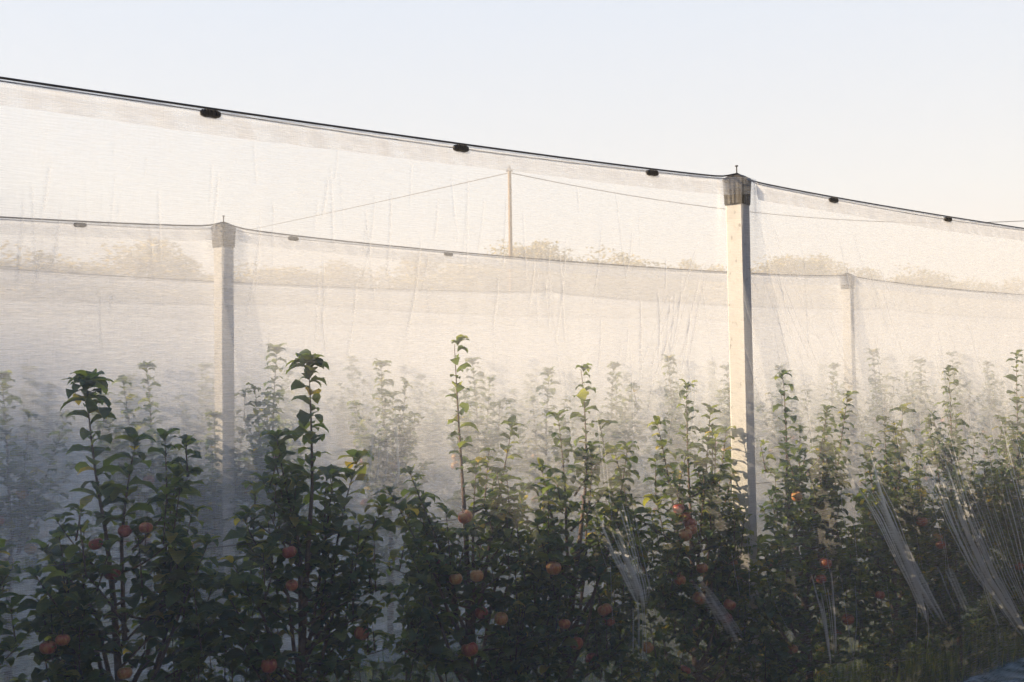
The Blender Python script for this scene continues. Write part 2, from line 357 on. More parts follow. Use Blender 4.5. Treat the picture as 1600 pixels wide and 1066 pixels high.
def bulge_at(T): return .015 + .155 * np.sin(np.clip(T, 0, 1) * math.pi * .62) ** 1.3
def press(V, base_o=0.0, lim=.022):
    """leaves and fruit that reach the net are pressed flat against its inner side"""
    o = V[:, 0] * NX + V[:, 1] * NY; al = V[:, 0] * RX + V[:, 1] * RY
    L = bulge_at(np.clip(1 - V[:, 2] / H, 0, 1)) - lim
    r = np.abs(o) / L; k = np.where(r > .75, .75 + .25 * np.tanh((r - .75) / .5), r)
    o2 = np.sign(o) * L * k
    return np.stack([RX * al + NX * o2, RY * al + NY * o2, V[:, 2]], -1)
def net_sheet(name, k, side, sv, zv_n, parent):
    """side -1: the curtain towards the camera, +1: the one behind the trees"""
    t = np.linspace(0, 1, zv_n); 
    S, T = np.meshgrid(sv, t)
    top = sagz(k, S) - .004
    nsk = 5
    Z = top * (1 - T) + .03 * T
    bulge = bulge_at(T)
    wav = smooth_noise(S + .25 * Z, 11 + k * 2 + side, 3.0) * .02 + smooth_noise(S + .12 * Z, 31 + k * 2 + side, 14) * .006 * (.3 + T) + smooth_noise(S * 1.0 - .15 * Z, 51 + k + side, 48) * .0018
    off = bulge + wav * np.clip(T * 6, .15, 1)
    gat = np.clip(smooth_noise(S + .1 * Z, 71 + k + side, 60) - .35, 0, 1) * .5
    # over the post caps
    for j in range(-3, 10):
        ps = post_s(k, j); d = np.abs(S - ps)
        off += (.058 - .012) * np.exp(-(d / .085) ** 4) * np.clip(1 - T * 6, 0, 1)
        gat += np.exp(-((d - .07 - T * .5) / .02) ** 2) * np.clip(1 - T * 9, 0, 1) * .5
    gat += .6 if k else (-.28 if side < 0 else -.15)
    if k == 0 and side < 0:
        for P, wd, g, amp in FOLDS:
            o = np.argsort(P[:, 1]); zz = P[o, 1]; ss = P[o, 0]
            sf = np.interp(Z, zz, ss); zr = (Z - zz[0]) / (zz[-1] - zz[0])
            env = np.clip(np.minimum(zr, 1 - zr) * 5, 0, 1) * (zr > 0) * (zr < 1)
            bump = np.exp(-((S - sf) / wd) ** 2) * env
            gat += bump * g; off += bump * amp * 1.5
    V = row_arr(S, row_D(k) + side * off, Z)
    # skirt lying on the ground
    sk_off = np.array([.02, .06, .12, .19, .27]); last_off = off[-1]
    skz = np.array([.012, .03, .016, .028, .012])
    Sk = np.repeat(sv[None, :], 5, 0); O2 = last_off[None, :] + sk_off[:, None] * (1 + .18 * smooth_noise(Sk, 5 + k, 4))
    Zk = skz[:, None] + .045 * np.abs(smooth_noise(Sk + sk_off[:, None] * 3, 6 + k, 11)) + .004
    V = np.concatenate([V, row_arr(Sk, row_D(k) + side * O2, Zk)], 0)
    gat = np.concatenate([gat, -.35 + 1.6 * np.clip(smooth_noise(Sk + sk_off[:, None] * 2.2, 12 + k, 26), 0, 1)], 0)
    U = np.concatenate([np.stack([S, Z], -1), np.stack([Sk, -sk_off[:, None] + 0 * Sk], -1)], 0)
    nr, nc = V.shape[:2]; idx = np.arange(nr * nc).reshape(nr, nc)
    fc = np.stack([idx[:-1, :-1], idx[1:, :-1], idx[1:, 1:], idx[:-1, 1:]], -1).reshape(-1, 4)
    return mesh_np(name, V.reshape(-1, 3), fc, M_NET, parent, True, {'gather': gat.ravel()}, U.reshape(-1, 2))
def net_band(k, sv, parent):
    S, T = np.meshgrid(sv, np.linspace(0, 1, 5))
    hgt = .078 + .006 * smooth_noise(S, 3 + k, 5)
    Z = sagz(k, S) - .004 - T * hgt
    off = .021 + .004 * smooth_noise(S, 8 + k, 40) * T + T * .008
    for j in range(-3, 10):
        off = off + .05 * np.exp(-((S - post_s(k, j)) / .085) ** 4)
    V = row_arr(S, row_D(k) - off, Z); nr, nc = V.shape[:2]; idx = np.arange(nr * nc).reshape(nr, nc)
    fc = np.stack([idx[:-1, :-1], idx[1:, :-1], idx[1:, 1:], idx[:-1, 1:]], -1).reshape(-1, 4)
    gat = 1.7 + 2.6 * np.clip(smooth_noise(S + .4 * Z, 9 + k, 45), -.45, 1) + 1.2 * np.exp(-((T - .5) / .12) ** 2)
    for j in range(-3, 10): gat = gat * (1 - .95 * np.exp(-((S - post_s(k, j)) / .09) ** 4)) - .55 * np.exp(-((S - post_s(k, j)) / .09) ** 4)
    return mesh_np('hem_band', V.reshape(-1, 3), fc, M_NET, parent, True, {'gather': gat.ravel()}, np.stack([S, Z + 5], -1).reshape(-1, 2))

for k in range(NROWS):
    a, b_ = s_limits(k); D = row_D(k)
    lab = {0: 'sheer white insect net draped from cable to ground over the nearest apple row',
           1: 'pale net curtain hung over the second apple row behind the nearest trees'}.get(k, f'hazy white net over the {ROWNAME[k]}, veiled by the rows before it')
    t = empty('insect_net', rowpt(0, D)); t.location = (0, 0, 0); tag(t, lab, 'net', 'white nets draped over the apple rows')
    if k == 0:
        sv = np.concatenate([np.arange(a, .2, .06), np.arange(.2, 2.6, .0045), np.arange(2.6, 7.2, .0032), np.arange(7.25, b_, .05)]); zn = 290
        net_sheet('front_curtain', k, -1, sv, zn, t)
        net_sheet('back_curtain', k, 1, np.concatenate([np.arange(a, .2, .08), np.arange(.2, b_, .02)]), 40, t)
        net_band(k, np.concatenate([np.arange(a, .2, .06), np.arange(.2, 7.2, .008), np.arange(7.25, b_, .05)]), t)
    else:
        st = .02 if k < 3 else .05
        net_sheet('front_curtain', k, -1, np.arange(a, b_, st), 36, t)
        net_sheet('back_curtain', k, 1, np.arange(a, b_, st * 1.5), 24, t)
        net_band(k, np.arange(a, b_, .03), t)
    # cable and the cord sewn in the net's edge
    ss = np.arange(a, b_, .05 if k < 2 else .12)
    ss = np.sort(np.concatenate([ss, [post_s(k, j) + d for j in range(-3, 9) for d in (-.06, 0, .06) if a < post_s(k, j) + d < b_]]))
    up = lambda s: .016 * max([math.exp(-((s - post_s(k, j)) / .07) ** 2) for j in range(-3, 9)])
    m = MB(); m.tube([rowpt(s, D - .004, float(sagz(k, s)) + .004 + up(s)) for s in ss], .0036 if k == 0 else .0042, 6)
    tag(m.build('support_cable', M_WIRE), {0: 'dark taut cable along the top of the nearest net', 1: 'dark sagging cable carrying the second net'}.get(k, f'faint top cable of the {ROWNAME[k]} of nets'), 'cable', 'top cables of the nets')
    m = MB(); m.tube([rowpt(s, D - .014 - 2.4 * up(s), float(sagz(k, s)) - .012 + .004 * math.sin(s * 2.1) + up(s) * .3) for s in ss], .0022, 5)
    m.build('edge_cord', M_WIRE, t)
    if k < 3:   # trellis wire in the trees
        for hz in (1.12,):
            m = MB(); m.tube([rowpt(s, D, hz - .02 * math.sin(((s - post_s(k, 0)) / SPAN % 1) * math.pi)) for s in np.arange(a, b_, .15)], .0014, 5)
            tag(m.build('trellis_wire', M_STEEL), f'thin grey wire strung through the apple trees of the {ROWNAME[k]}' + (' at post height one metre' if 0 else (', upper strand' if hz > 1.5 else '')), 'wire', 'wires strung through the trees')

# clips
def clip_mesh():
    b = MB(); n = 20; vs = []; fs = []
    L_, h_, d_ = .032, .0125, .011
    for zi, (q, dd) in enumerate([(.82, -1), (1, -.6), (1, .6), (.82, 1)]):
        for j in range(n):
            an = 2 * math.pi * j / n; ca, sa = math.cos(an), math.sin(an)
            rx = L_ * q * abs(ca) ** .55 * (1 if ca > 0 else -1); rz = h_ * q * abs(sa) ** .6 * (1 if sa > 0 else -1)
            if j % 2: rz *= .86
            vs.append((rx, dd * d_, rz))
    for i in range(3):
        for j in range(n): fs.append((i * n + j, (i + 1) * n + j, (i + 1) * n + (j + 1) % n, i * n + (j + 1) % n))
    fs.append(tuple(range(n))); fs.append(tuple(3 * n + j for j in range(n))[::-1])
    b.add(vs, fs)
    for x in (-.016, -.006, .006, .016): b.box((x, -.012, 0), (.003, .004, .02))
    me = bpy.data.meshes.new('net_clip'); me.from_pydata(b.v, [], b.f); me.update(); me.materials.append(M_CLIP); return me
CLIP = clip_mesh()
def put_clip(k, s, label, yaw=0):
    o = bpy.data.objects.new('net_clip', CLIP); COL.objects.link(o)
    x, y, _ = rowpt(s, row_D(k) - .024); o.location = (x, y, float(sagz(k, s)) - .018)
    sl = (float(sagz(k, s + .05)) - float(sagz(k, s - .05))) / .1
    o.rotation_euler = (R_(random.uniform(-8, 8)), -math.atan(sl), R_(90 - 53 + yaw)); tag(o, label, 'clip', 'black clips holding net to cable')
names0 = ['largest black oval clip on the near cable, nearest the camera', 'black oval clip on the near cable, second from the camera',
          'black clip on the near cable, last one before the tall post', 'small black clip on the near cable, first beyond the tall post', 'tiny black clip on the near cable, farthest of all']
for xx, lab in zip((326, 719, 1019, 1303, 1482), names0): put_clip(0, px1(xx, D0), lab)
names1 = ['faint oval clip on the second cable before its post', 'faint oval clip on the second cable just beyond its post', 'very faint clip midway along the second cable']
for xx, lab in zip((123, 457, 700), names1): put_clip(1, px1(xx, row_D(1)), lab)

# ------------------------------------------------------------------ leaves and trees
def leaves_mesh(P, az, el, droop, Ln, Wd, roll, vary, ns=7):
    """arrays of leaf bases and angles -> vertices, quads, vary attribute. Each leaf: midrib and two halves folded up, arching down, wavy edge"""
    n = len(P); u = np.linspace(0, 1, ns)
    prof = np.array([.10, .62, .95, 1.0, .86, .55, .04]) if ns == 7 else np.interp(u, np.linspace(0, 1, 7), [.10, .62, .95, 1.0, .86, .55, .04])
    # midrib in the leaf's vertical plane
    ang = el[:, None] - droop[:, None] * u[None, :] ** .9
    du = 1 / (ns - 1)
    hx = np.concatenate([np.zeros((n, 1)), np.cumsum(np.cos(ang[:, :-1]) * du, 1)], 1) * Ln[:, None]
    hz = np.concatenate([np.zeros((n, 1)), np.cumsum(np.sin(ang[:, :-1]) * du, 1)], 1) * Ln[:, None]
    ca, sa = np.cos(az)[:, None], np.sin(az)[:, None]
    mid = np.stack([P[:, 0, None] + hx * ca, P[:, 1, None] + hx * sa, P[:, 2, None] + hz], -1)
    T = np.stack([np.cos(ang) * ca, np.cos(ang) * sa, np.sin(ang)], -1)
    side = np.stack([-sa + 0 * ang, ca + 0 * ang, 0 * ang], -1); up = np.cross(T, side)
    up /= np.linalg.norm(up, axis=-1, keepdims=True) + 1e-9
    up *= np.sign(up[..., 2:3] + 1e-6)
    cr_, sr_ = np.cos(roll)[:, None, None], np.sin(roll)[:, None, None]
    sd = side * cr_ + up * sr_; un = up * cr_ - side * sr_
    wv = rng.normal(0, .10, (n, ns, 2)); fold_ = rng.uniform(.12, .6, (n, 1))
    hw = (Wd[:, None] / 2) * prof[None, :]
    Lf = mid + sd * (hw * (1 + wv[..., 0]))[..., None] + un * (hw * (fold_ + wv[..., 1] * 1.5))[..., None]
    Rt = mid - sd * (hw * (1 + wv[..., 1]))[..., None] + un * (hw * (fold_ + wv[..., 0] * 1.5))[..., None]
    V = np.stack([Lf, mid, Rt], 2).reshape(-1, 3)          # n*ns*3
    base = (np.arange(n) * ns * 3)[:, None, None]; r = (np.arange(ns - 1) * 3)[None, :, None]; c = np.array([0, 1])[None, None, :]
    a = base + r + c
    fc = np.stack([a, a + 1, a + 4, a + 3], -1).reshape(-1, 4)
    return V, fc, np.repeat(vary, ns * 3)

class Plant:
    def __init__(s): s.P = []; s.az = []; s.el = []; s.dr = []; s.L = []; s.W = []; s.ro = []; s.va = []; s.wood = MB()
    def leaf(s, p, az, el, dr, L, W, ro, va):
        s.P.append(p); s.az.append(az); s.el.append(el); s.dr.append(dr); s.L.append(L); s.W.append(W); s.ro.append(ro); s.va.append(va)
    def shoot(s, a, b, bow=(0, 0, 0), r0=.004, gap=.027, big=.072, start=.12, tuft=5, twist=None, plane=None, n=12, young=0):
        """stem from a to b with spirally set leaves"""
        a = np.array(a, float); b = np.array(b, float); bow = np.array(bow, float)
        pts = [a * (1 - t) + b * t + bow * 4 * t * (1 - t) for t in np.linspace(0, 1, n)]
        s.wood.tube(pts, list(np.linspace(r0, .0011, n)), 5)
        ln = float(np.linalg.norm(b - a)); m = max(2, int(ln * (1 - start) / gap)); ph = random.uniform(0, 6.28)
        for i in range(m):
            t = start + (1 - start) * (i + random.uniform(-.2, .2)) / m; t = min(max(t, 0), 1)
            p = a * (1 - t) + b * t + bow * 4 * t * (1 - t)
            az = ph + i * 2.4 + random.uniform(-.35, .35)
            sz = big * random.choice((random.uniform(.55, .85), random.uniform(.8, 1.18))) * (1.05 if t < .85 else .9)
            el = random.uniform(.35, .95); dr = random.uniform(1.0, 2.1)
            s.leaf(p, az, el, dr, sz, sz * random.uniform(.54, .70), random.uniform(-.45, .45), s.vary(t))
            if random.random() < .35:
                s.leaf(p, az + random.uniform(.5, 1.2), el * .7, dr, sz * random.uniform(.5, .8), sz * .38, random.uniform(-.5, .5), s.vary(t))
        for i in range(tuft):
            az = ph + i * 2.4; sz = big * random.uniform(.5, .95)
            s.leaf(b - (b - a) / max(ln, .01) * .012 * random.random(), az, random.uniform(.5, 1.25), random.uniform(.9, 1.9), sz, sz * .5, random.uniform(-.4, .4), s.vary(1))
    def vary(s, t):
        v = random.gauss(.40, .22) + .14 * t
        if random.random() < .004: v = random.uniform(.9, 1)
        return min(max(v, 0), 1)
    def build(s, root, ns=7):
        A = lambda x: np.array(x, float)
        V, fc, va = leaves_mesh(np.array(s.P), A(s.az), A(s.el), A(s.dr), A(s.L), A(s.W), A(s.ro), A(s.va), ns)
        V = press(V)
        cr_ = mesh_np('crown', V, fc, M_LEAF, root, True, {'vary': va})
        tk = s.wood.build('trunk', M_BARK, root, True)
        return cr_, tk

# apple meshes
def apple_mesh():
    b = MB(); prof = []
    for i in range(15):
        t = math.pi * i / 14; r = math.sin(t) * .033 * (1 + .06 * math.cos(t)); z = math.cos(t) * .030
        if i < 3: z -= .010 * (1 - i / 3)
        if i > 11: z += .006 * (1 - (14 - i) / 3)
        prof.append((max(r, .0006), z))
    b.lathe(prof[::-1], 18)
    me = bpy.data.meshes.new('apple'); me.from_pydata(b.v, [], b.f); me.update(); me.polygons.foreach_set('use_smooth', [True] * len(me.polygons)); me.materials.append(M_APPLE)
    s = MB(); s.tube([(0, 0, .02), (.001, 0, .032), (.004, .002, .046)], .0013, 5)
    ms = bpy.data.meshes.new('stem'); ms.from_pydata(s.v, [], s.f); ms.update(); ms.materials.append(M_BARK)
    return me, ms
APPLE, STEM = apple_mesh()
def add_apple(root, p, r=1.0, stem=True):
    o = bpy.data.objects.new('apple', APPLE); link(o, root); o.location = p; o.scale = (r, r, r * random.uniform(.92, 1.06))
    o.rotation_euler = (random.uniform(-.4, .4), random.uniform(-.4, .4), random.uniform(0, 6))
    if stem: link(bpy.data.objects.new('stem', STEM), o)
    return o

def side_branches(pl, fr, n, zlo, zhi, reach, gap=.026, big=.07, fwd=.16):
    """short shoots filling the lower tree; fr(s, o, z) -> local position"""
    for i in range(n):
        z = zlo + (zhi - zlo) * ((i + random.random()) / n); sg = random.choice((-1, 1)); rr = reach * random.uniform(.45, 1.0) * (1.15 - .35 * (z - zlo) / (zhi - zlo))
        o = random.uniform(-fwd, fwd); s0 = random.uniform(-.03, .03)
        a = fr(s0, 0, z); b = fr(sg * rr, o * .8, z + random.uniform(.0, .22)); bow = (0, 0, random.uniform(-.03, .02))
        pl.shoot(a, b, bow, .0045, gap, big, .08, 4)
        # upright twigs off the branch
        for q in range(random.randint(1, 3)):
            t = random.uniform(.35, 1); c = np.array(a) * (1 - t) + np.array(b) * t
            d = fr(0, 0, 0); e = c + np.array([random.uniform(-.04, .04), random.uniform(-.04, .04), random.uniform(.08, .22)])
            pl.shoot(c, e, (0, 0, 0), .003, gap, big * .95, .05, 4)

def fr_local(s, o, z): return np.array([RX * s + NX * o, RY * s + NY * o, z])
# nearest row: each tree with its own leaders, tips and forks read from the photograph
NEAR = [
 (-150, [((-15, 870), (-90, 1000)), ((10, 900), (-60, 1020)), ((-100, 640), (-140, 900))], 'apple tree cut by the frame edge, only its dark outer leaves showing'),
 (195, [((135, 597), (165, 830)), ((212, 692), (190, 850)), ((278, 742), (255, 930)), ((70, 862), (150, 960)), ((300, 800), (262, 980)), ((335, 905), (290, 1030)), ((100, 900), (150, 1010))], 'darkest apple tree with a leaning curled leader and three heavy tops'),
 (470, [((482, 565), (488, 760)), ((432, 682), (470, 860)), ((560, 716), (520, 900)), ((382, 812), (450, 930)), ((600, 790), (520, 960)), ((520, 745), (500, 900)), ((350, 960), (410, 1050)), ((455, 735), (468, 900))], 'wide dense apple tree with one straight leader capped by a thick dark tuft'),
 (738, [((710, 538), (722, 740)), ((800, 666), (765, 850)), ((640, 738), (700, 890)), ((655, 790), (705, 930)), ((745, 725), (740, 900)), ((820, 760), (770, 930))], 'apple tree with the tallest slender leader and one round red apple below it'),
 (895, [((908, 578), (915, 760)), ((872, 652), (885, 840)), ((845, 730), (880, 900)), ((980, 700), (950, 860)), ((925, 720), (915, 880))], 'apple tree with twin thin leaders, one much taller than the other'),
 (1085, [((1073, 605), (1078, 780)), ((1027, 662), (1060, 840)), ((1110, 642), (1095, 820)), ((1158, 690), (1120, 850)), ((1135, 672), (1110, 850)), ((960, 705), (1000, 880)), ((1188, 850), (1140, 960)), ((1172, 930), (1130, 1040))], 'sunlit bushy apple tree before the tall post with a hanging cluster of orange apples'),
 (1262, [((1223, 586), (1228, 790)), ((1250, 672), (1240, 850)), ((1325, 618), (1300, 800)), ((1292, 640), (1285, 830)), ((1205, 770), (1235, 900)), ((1270, 745), (1262, 900)), ((1165, 880), (1215, 990)), ((1180, 960), (1220, 1060))], 'apple tree just past the tall post with a curled rosette on its leader'),
 (1400, [((1410, 642), (1400, 820)), ((1382, 655), (1392, 850)), ((1350, 700), (1385, 880)), ((1440, 700), (1415, 870))], 'low flat-topped apple tree behind the big sweeping net folds'),
 (1497, [((1482, 580), (1486, 760)), ((1524, 680), (1505, 850)), ((1450, 660), (1480, 850)), ((1500, 690), (1495, 860))], 'narrow apple tree with a straight leafy leader between two fans of folds'),
 (1600, [((1588, 556), (1592, 780)), ((1570, 660), (1588, 850)), ((1622, 640), (1605, 840)), ((1545, 710), (1590, 880))], 'tall apple tree at the far end of the near row in view'),
 (1690, [((1680, 590), (1685, 790)), ((1650, 660), (1680, 860))], 'apple tree half out of view past the last sweeping folds'),
]
APX = [(150,850),(175,895),(195,830),(228,825),(75,1012),(195,1052),(98,1000),(452,863),(456,915),(420,1040),(727,808),(745,900),(712,905),(752,958),(783,967),(735,1015),
 (865,888),(937,885),(882,975),(945,953),(950,970),(925,1030),(1060,795),(1070,808),(1057,815),(1078,818),(1071,836),(1080,828),(1055,893),(1062,907),(1097,888),(1143,880),(1158,897),(1140,945),(1136,967),(1070,1048),
 (1245,776),(1195,1037),(1238,1015),(1290,880),(1325,968),(1310,985),(1465,840),(1470,852),(1375,930),(1592,885),(730,1016),(690,882),(1012,1012),(1092,935),(1205,880),(1440,815),(1528,860),(565,990),(640,1010),(900,1005),(1283,905)]
EXTRA = [(1180, 1000), (1160, 1015), (880, 930), (30, 700)]
FRONT = {1085: [((1150, 868), (1120, 960)), ((1176, 885), (1140, 985)), ((1160, 930), (1130, 1050)), ((1185, 975), (1150, 1066)), ((1140, 800), (1115, 900))],
 1262: [((1192, 862), (1225, 950)), ((1165, 905), (1215, 980)), ((1178, 960), (1222, 1040)), ((1160, 1000), (1210, 1066)), ((1205, 820), (1240, 920))],
 470: [((362, 880), (410, 960)), ((348, 915), (400, 1010)), ((372, 1000), (410, 1066))], 195: [((325, 850), (280, 960)), ((340, 960), (290, 1040)), ((55, 900), (120, 990))],
 738: [((610, 770), (680, 900)), ((640, 860), (690, 980)), ((620, 930), (680, 1040))], 895: [((840, 820), (870, 940)), ((980, 790), (930, 920))]}
near_s = []
rootsN = []
for ti, (bx, tips, label) in enumerate(NEAR):
    s0 = px(bx, 1000, D0)[0]; near_s.append(s0)
    x, y, _ = rowpt(s0, D0); root = tag(empty('apple_tree', (x, y, 0)), label, 'apple tree', 'apple trees of the nearest row'); rootsN.append(root)
    random.seed(100 + ti); pl = Plant()
    tops = []
    for (tp, bp) in tips:
        o1 = random.uniform(-.05, .09); 
        s1, z1 = px(*tp, D0 + o1); s2, z2 = px(*bp, D0 + o1 * .4)
        b = fr_local(s1 - s0, o1, z1); a = fr_local(s2 - s0, o1 * .4, z2)
        first = tp == tips[0][0]
        big = (.09 if ti <= 2 else .078) if first or ti <= 2 else .07
        gp = .025 if first and ti not in (1, 2) else .018
        pl.shoot(a, b, (random.uniform(-.012, .012), 0, 0), .0055, gp, big, .02, 7 if not (first and ti in (1, 2)) else 16)
        if first and ti in (1, 2):
            for q in range(9):
                az = random.uniform(0, 6.28); pl.leaf(b - np.array([0, 0, random.uniform(0, .06)]), az, random.uniform(.3, 1.0), 1.6, .085, .045, random.uniform(-.3, .3), pl.vary(.3))
        tops.append((a, s2 - s0, z2))
    for (tp, bp) in FRONT.get(bx, []):
        s1, z1 = px(*tp, D0 - .10); s2, z2 = px(*bp, D0 - .05)
        pl.shoot(fr_local(s2 - s0, -.05, z2), fr_local(s1 - s0, -.10, z1), (0, 0, 0), .004, .018, .078, .0, 6)
        tops.append((fr_local(s2 - s0, -.05, z2), s2 - s0, z2))
    # trunk with bends, limbs to the shoots
    zt = max(z for _, _, z in tops) ; main = tops[0][0]
    tr = [fr_local(0, 0, -.1), fr_local(random.uniform(-.02, .02), 0, .25), fr_local(random.uniform(-.03, .03), .01, .6), np.array(main) * .6 + fr_local(0, 0, .7) * .4, main]
    pl.wood.tube(tr, [.022, .018, .014, .009, .0055], 8)
    for a, sl, z in tops[1:]:
        st = fr_local(0, 0, max(.35, z - .28)); md = np.array(st) * .45 + np.array(a) * .55 + np.array([0, 0, -.05])
        pl.wood.tube([st, md, a], [.009, .007, .0055], 6)
    hi = .98 if ti > 3 else 1.0
    side_branches(pl, fr_local, 36 if ti > 2 else 28, .05, hi - .06, .42 if ti > 2 else .31, .024)
    side_branches(pl, fr_local, 8, .75, 1.16, .24); side_branches(pl, fr_local, 14, .1, .72, .42, .022)
    pl.build(root)
for (ax, ay) in APX:
    random.seed(ax * 7 + ay)
    o = random.uniform(-.13, .0); s, z = px(ax, ay, D0 + o)
    i = int(np.argmin([abs(s - q) for q in near_s])); 
    o = max(o, -float(bulge_at(1 - z / H)) + .06); s, z = px(ax, ay, D0 + o)
    add_apple(rootsN[i], fr_local(s - near_s[i], o, z), random.uniform(.68, .9) * (.86 if ax < 620 else 1))

# tree kinds for the rows behind
def row_tree_kind(seed, low=False):
    random.seed(seed); pl = Plant(); H1 = random.uniform(1.62, 1.78)
    pl.wood.tube([(0, 0, -.1), (random.uniform(-.02, .02), 0, .5), (random.uniform(-.03, .03), 0, 1.0)], [.022, .016, .009], 7)
    pl.shoot((0, 0, 1.0), (random.uniform(-.06, .06), 0, H1), (random.uniform(-.02, .02), 0, 0), .008, .018 if not low else .03, .09, .02, 16)
    for q in range(9):
        sg = (-1, 1)[q % 2]; r = random.uniform(.04, .30); pl.shoot(fr_local(sg * .04, 0, .8), fr_local(sg * r, random.uniform(-.1, .1), random.uniform(1.1, 1.66) - .5 * r), (0, 0, 0), .006, .025 if not low else .04, .082, .1, 6)
    side_branches(pl, fr_local, 14 if not low else 7, .3, 1.2, .32, .03 if not low else .05, .078 if not low else .1)
    root = empty('apple_tree', (0, 0, 0)); pl.build(root, 7 if not low else 4)
    if not low:
        for q in range(6): add_apple(root, fr_local(random.uniform(-.22, .22), random.uniform(-.14, .05), random.uniform(.5, 1.15)), .95, False)
    return root
def copy_tree(o, parent=None):
    c = o.copy(); COL.objects.link(c); c.parent = parent
    for ch in list(o.children): copy_tree(ch, c)
    return c
KIN = [row_tree_kind(500 + i) for i in range(5)]; KLO = [row_tree_kind(600 + i, True) for i in range(4)]
used = set()
ROW2 = [15, 235, 425, 605, 745, 850, 955, 1050, 345]
lab2 = {0: 'second-row apple tree with a sunlit trunk behind the gap before the darkest tree', 1: 'second-row apple tree whose curled top rises between the darkest tree and the veiled post',
        2: 'second-row apple tree beside the veiled post, behind the wide dense tree', 3: 'second-row apple tree with a pale tall top in the gap after the wide dense tree',
        4: 'second-row apple tree ghosted just behind the tallest slender leader', 5: 'second-row apple tree ghosted before the twin thin leaders',
        6: 'second-row apple tree blurred behind the taller twin leader', 7: 'second-row apple tree blurred behind the sunlit bushy tree', 8: 'low second-row apple tree wrapped round the foot of the veiled post'}
for k in range(1, 7):
    D = row_D(k); a, b_ = px1(-60, D), min(px1(1660, D), 30)
    if k == 1:
        ss = [px1(x, D) for x in ROW2]; s = ss[7] + .66
        while s < b_: ss.append(s); s += .66
        n_seen = len(ss); s = ss[0] - .66
        while s > a - 6: ss.append(s); s -= .66
    else:
        random.seed(k); s = a + random.uniform(0, .5); ss = []
        while s < b_: ss.append(s); s += .66
        n_seen = len(ss); s = ss[0] - .66
        while s > a - (5 if k < 5 else 0): ss.append(s); s -= .66
    random.seed(900 + k)
    for i, s in enumerate(ss):
        kinds = KIN if k < 3 else KLO
        j = (i * 2 + k) % len(kinds) if k == 1 else random.randrange(len(kinds)); src = kinds[j]
        if id(src) not in used: used.add(id(src)); o = src
        else: o = copy_tree(src)
        x, y, _ = rowpt(s, D); o.location = (x, y, 0); o.rotation_euler.z = random.choice((0, math.pi)) + random.uniform(-.3, .3)
        o.scale = (1, 1, .84 if (k == 1 and i == 8) else random.uniform(.95, 1.06))
        if k == 1: lab = lab2.get(i, 'faint apple tree of the second row beyond the tall post' if i < n_seen else 'second-row apple tree standing outside the view')
        else: lab = f'ghostly apple tree in the {ROWNAME[k]} lost behind several nets' if i < n_seen else f'{ROWNAME[k]} apple tree standing outside the view'.replace('row', 'row', 1)
        tag(o, lab, 'apple tree', 'apple trees of the ' + ROWNAME[k])
for r in KIN + KLO:
    if id(r) not in used:
        for c in list(r.children_recursive): bpy.data.objects.remove(c)
        bpy.data.objects.remove(r)

# weeds under the trees
def grass(name, area, n, hmax, seed, label):
    r = np.random.default_rng(seed); s = r.uniform(area[0], area[1], n); o = r.uniform(area[2], area[3], n); h = r.uniform(.03, hmax, n); a = r.uniform(0, 6.28, n); w_ = r.uniform(.003, .009, n); l = r.uniform(.01, .07, n)
    P = row_arr(s, o, np.full(n, -.02)); dx = np.stack([np.cos(a), np.sin(a), 0 * a], -1); lx = np.stack([-np.sin(a), np.cos(a), 0 * a], -1)
    up = np.array([0, 0, 1.])
    V = np.stack([P - dx * w_[:, None], P + dx * w_[:, None], P + dx * w_[:, None] * .7 + lx * l[:, None] * .4 + up * h[:, None] * .6, P - dx * w_[:, None] * .7 + lx * l[:, None] * .4 + up * h[:, None] * .6,
                  P + lx * l[:, None] + up * h[:, None] + dx * .0006, P + lx * l[:, None] + up * h[:, None] - dx * .0006], 1).reshape(-1, 3)
    b = (np.arange(n) * 6)[:, None]
    fc = np.concatenate([b + np.array([[0, 1, 2, 3]]), b + np.array([[3, 2, 4, 5]])], 0)
    o_ = mesh_np(name, V, fc, M_LEAF, None, False, {'vary': np.repeat(r.uniform(.1, .9, n), 6)}); tag(o_, label, 'grass', None, 'stuff')
grass('grass', (0, 12, D0 - .12, D0 + .5), 16000, .28, 3, 'dark weeds and grass growing under the nearest apple trees')
grass('grass', (0, 14, D0 + .5, D0 + 6), 22000, .12, 4, 'short grass in the alleys between the netted rows')

